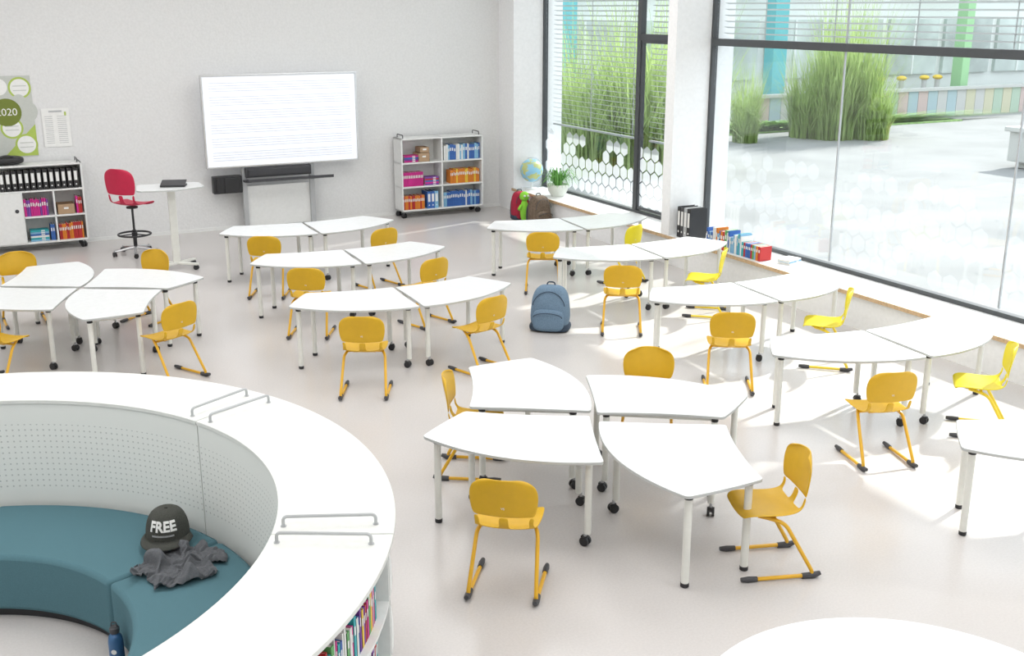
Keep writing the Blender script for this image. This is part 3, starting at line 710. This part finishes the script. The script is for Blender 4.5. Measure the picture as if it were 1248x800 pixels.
def benchseg(a0,a1):
    am=rad((a0+a1)/2); cx=RCX+1.6*math.cos(am); cy=RCY+1.6*math.sin(am); c=(RCX-cx,RCY-cy)
    r=root('curved_bench',(cx,cy,0),0,"teal upholstered curved bench inside the seating ring","bench","teal curved benches")
    ob('cushion',SE(1.22,2.0,.06,.45,a0+.2,a1-.2,30,c=c),'teal',parent=r,bevel=.03)
    ob('base',SE(1.27,1.97,.0,.06,a0+1,a1-1,24,c=c),'blk',parent=r)
for a0,a1 in ((-60,-7),(-7,46),(46,99),(99,152)): benchseg(a0,a1)
for tier,z in enumerate((.832,.482)):
    a=-4.0
    while a>-46:
        if abs(a+26.2)<2: a-=.6; continue
        c=random.choice(['magenta','yel','redc','blue','whitec','grn','tealc','purple','whitec','blk'])
        w=random.choice([.015,.022,.03]); h=random.choice([.2,.23,.27]); rr=2.53
        ar=rad(a); place('book',bookmesh(c,w,.18,h),(RCX+rr*math.cos(ar),RCY+rr*math.sin(ar),z),ar+PI/2,f"{CN[c]} covered book in the curved bookcase","book","books in the curved bookcase")
        a-=math.degrees((w+.002)/2.43)
# bottle
r=root('water_bottle',(-2.36,5.82,0),0,"dark blue metal water bottle standing on the floor","bottle")
ob('body',LT([(.035,0),(.044,.008),(.044,.18),(.038,.215),(.024,.23),(.024,.24)],24),'bottle',parent=r)
ob('cap',LT([(.026,.237),(.029,.245),(.029,.27),(.02,.28)],20),'dgrey',parent=r); ob('loop',TB(rnd([(-.018,0,.275),(-.014,0,.305),(.014,0,.305),(.018,0,.275)],.01),.004,6),'dgrey',parent=r)
ob('emblem',TR(disc(0,0,.016,0,0),(0,-.0448,.13)),'whitec',parent=r,smooth=False)
# jacket
r=root('jacket',(-2.06,6.19,.452),rad(25),"crumpled dark grey jersey jacket lying on the teal bench","jacket")
if JK:
    ob('cloth',None,None,me=JK,parent=r,smooth=False,solid=.004,sub=1)
else:
    V=[];F=[];N=60
    for j in range(N+1):
        for i in range(N+1):
            u=-1+2*i/N; v=-1+2*j/N; a=math.atan2(v,u); rr=max(abs(u),abs(v)); L=math.hypot(u,v) or 1e-6
            k=rr/L; Q=.24*(1+.2*math.sin(3*a+.6)+.1*math.sin(5*a)); x=u*k*Q*1.15; y=v*k*Q*.9
            V.append((x,y,(.03+.03*math.sin(x*30+4*NZ.noise(Vector((x*5,y*5,0))))+.03*NZ.noise(Vector((x*9,y*9,2))))*(1-rr**4)+.012))
    for j in range(N):
        for i in range(N): o=j*(N+1)+i; F.append((o,o+1,o+N+2,o+N+1))
    ob('cloth',(V,F,[0]*len(F)),'jkt',parent=r,solid=.004,sub=1)
# cap
r=root('baseball_cap',(-2.24,6.56,.51),rad(6),"charcoal snapback cap with white lettering resting on the jacket","cap")
V=[];F=[];su,sv=36,14
for j in range(sv+1):
    t=j/sv
    for k in range(su):
        a=2*PI*k/su; fr=max(0,-math.sin(a))
        pw=(math.cos(t*PI/2))**(.45+.1*(1-fr))
        V.append((.115*math.cos(a)*pw,.125*math.sin(a)*pw,.155*math.sin(t*PI/2)))
for j in range(sv):
    for k in range(su): k2=(k+1)%su; F.append((j*su+k,j*su+k2,(j+1)*su+k2,(j+1)*su+k))
ob('crown',(V,F,[0]*len(F)),'cap',parent=r)
bp=[(.115*math.cos(a),.125*math.sin(a)) for a in [PI+PI*k/20 for k in range(21)]]
bo=[(.135*math.cos(a),-.02+.205*math.sin(a)) for a in [2*PI-PI*k/20 for k in range(21)]]
V=[];F=[]
for q,(pp,qq) in enumerate(zip(bp,bo[::-1])):
    for t in (0,.5,1):
        x=pp[0]*(1-t)+qq[0]*t; y=pp[1]*(1-t)+qq[1]*t; V.append((x,y,.012-1.2*x*x*t))
for q in range(20):
    for t in range(2): o=q*3+t; F.append((o,o+1,o+4,o+3))
ob('brim',(V,F,[0]*len(F)),'cap',parent=r,solid=.005)
ob('button',SPH(.01,(0,0,.157),10,8,s=(1,1,.5)),'cap',parent=r)
def wrapmesh(t):
    for v in t.data.vertices:
        x,y,zz=v.co; a=x/.118; Z=y; q=max(0,min(.99,Z/.155)); pw=(1-q*q)**.5; pw=pw**.45
        R=(.129*pw)+zz+.001
        v.co=(R*.93*math.sin(a),-R*math.cos(a),Z)
t=text('lettering',"FREE",.074,'whitec',r,(0,0,0),(0,0,0),ext=.001,bold=.0026)
for v in t.data.vertices: v.co.y+=.092
wrapmesh(t)
stp=[]
for i in range(24):
    x0=-.06+i*.005; stp.append(([(x0,.040,.0),(x0+.0035,.040,.0),(x0+.0035,.050,.0),(x0,.050,.0)],[(0,1,2,3)],[0]))
t=ob('stitched_line',J(*stp),'sil',parent=r,smooth=False); wrapmesh(t)
r.scale=(1.2,1.2,1.2)

# ---------------------------------------------------------------- lights / world / camera
w=bpy.data.worlds.new('world'); SC.world=w; w.use_nodes=True; bg=w.node_tree.nodes["Background"]
bg.inputs[0].default_value=(0.86,0.93,1.0,1); bg.inputs[1].default_value=2.4
sd=bpy.data.lights.new('sun','SUN'); sd.energy=7.5; sd.angle=rad(2.0); sd.color=(1.0,.97,.91)
so=bpy.data.objects.new('sun',sd); COL.objects.link(so)
dr=(RM(-1,-.30,0)+Vector((0,0,-.80))).normalized(); so.rotation_euler=dr.to_track_quat('-Z','Y').to_euler()
for X in (-2.5,2.5,7.0):  # unseen area lights added below the ceiling to fill the interior
    for Y in (1.5,8.0,15.0):
        l=bpy.data.lights.new('added_fill_light','AREA'); l.shape='RECTANGLE'; l.size=2.6; l.size_y=4.0; l.energy=117; l.color=(1.0,.998,.99)
        o=bpy.data.objects.new('added_fill_light',l); COL.objects.link(o); o.location=RM(X,Y,ZC-.08); o.rotation_euler=(0,0,PHI)
cam=bpy.data.cameras.new('camera'); co=bpy.data.objects.new('camera',cam); COL.objects.link(co)
cam.sensor_width=36; cam.lens=36*1350/1248; cam.clip_end=300
co.location=(0,0,3.8); co.rotation_euler=(rad(90-16.1),0,0); SC.camera=co
try: SC.view_settings.view_transform='Standard'
except Exception: pass
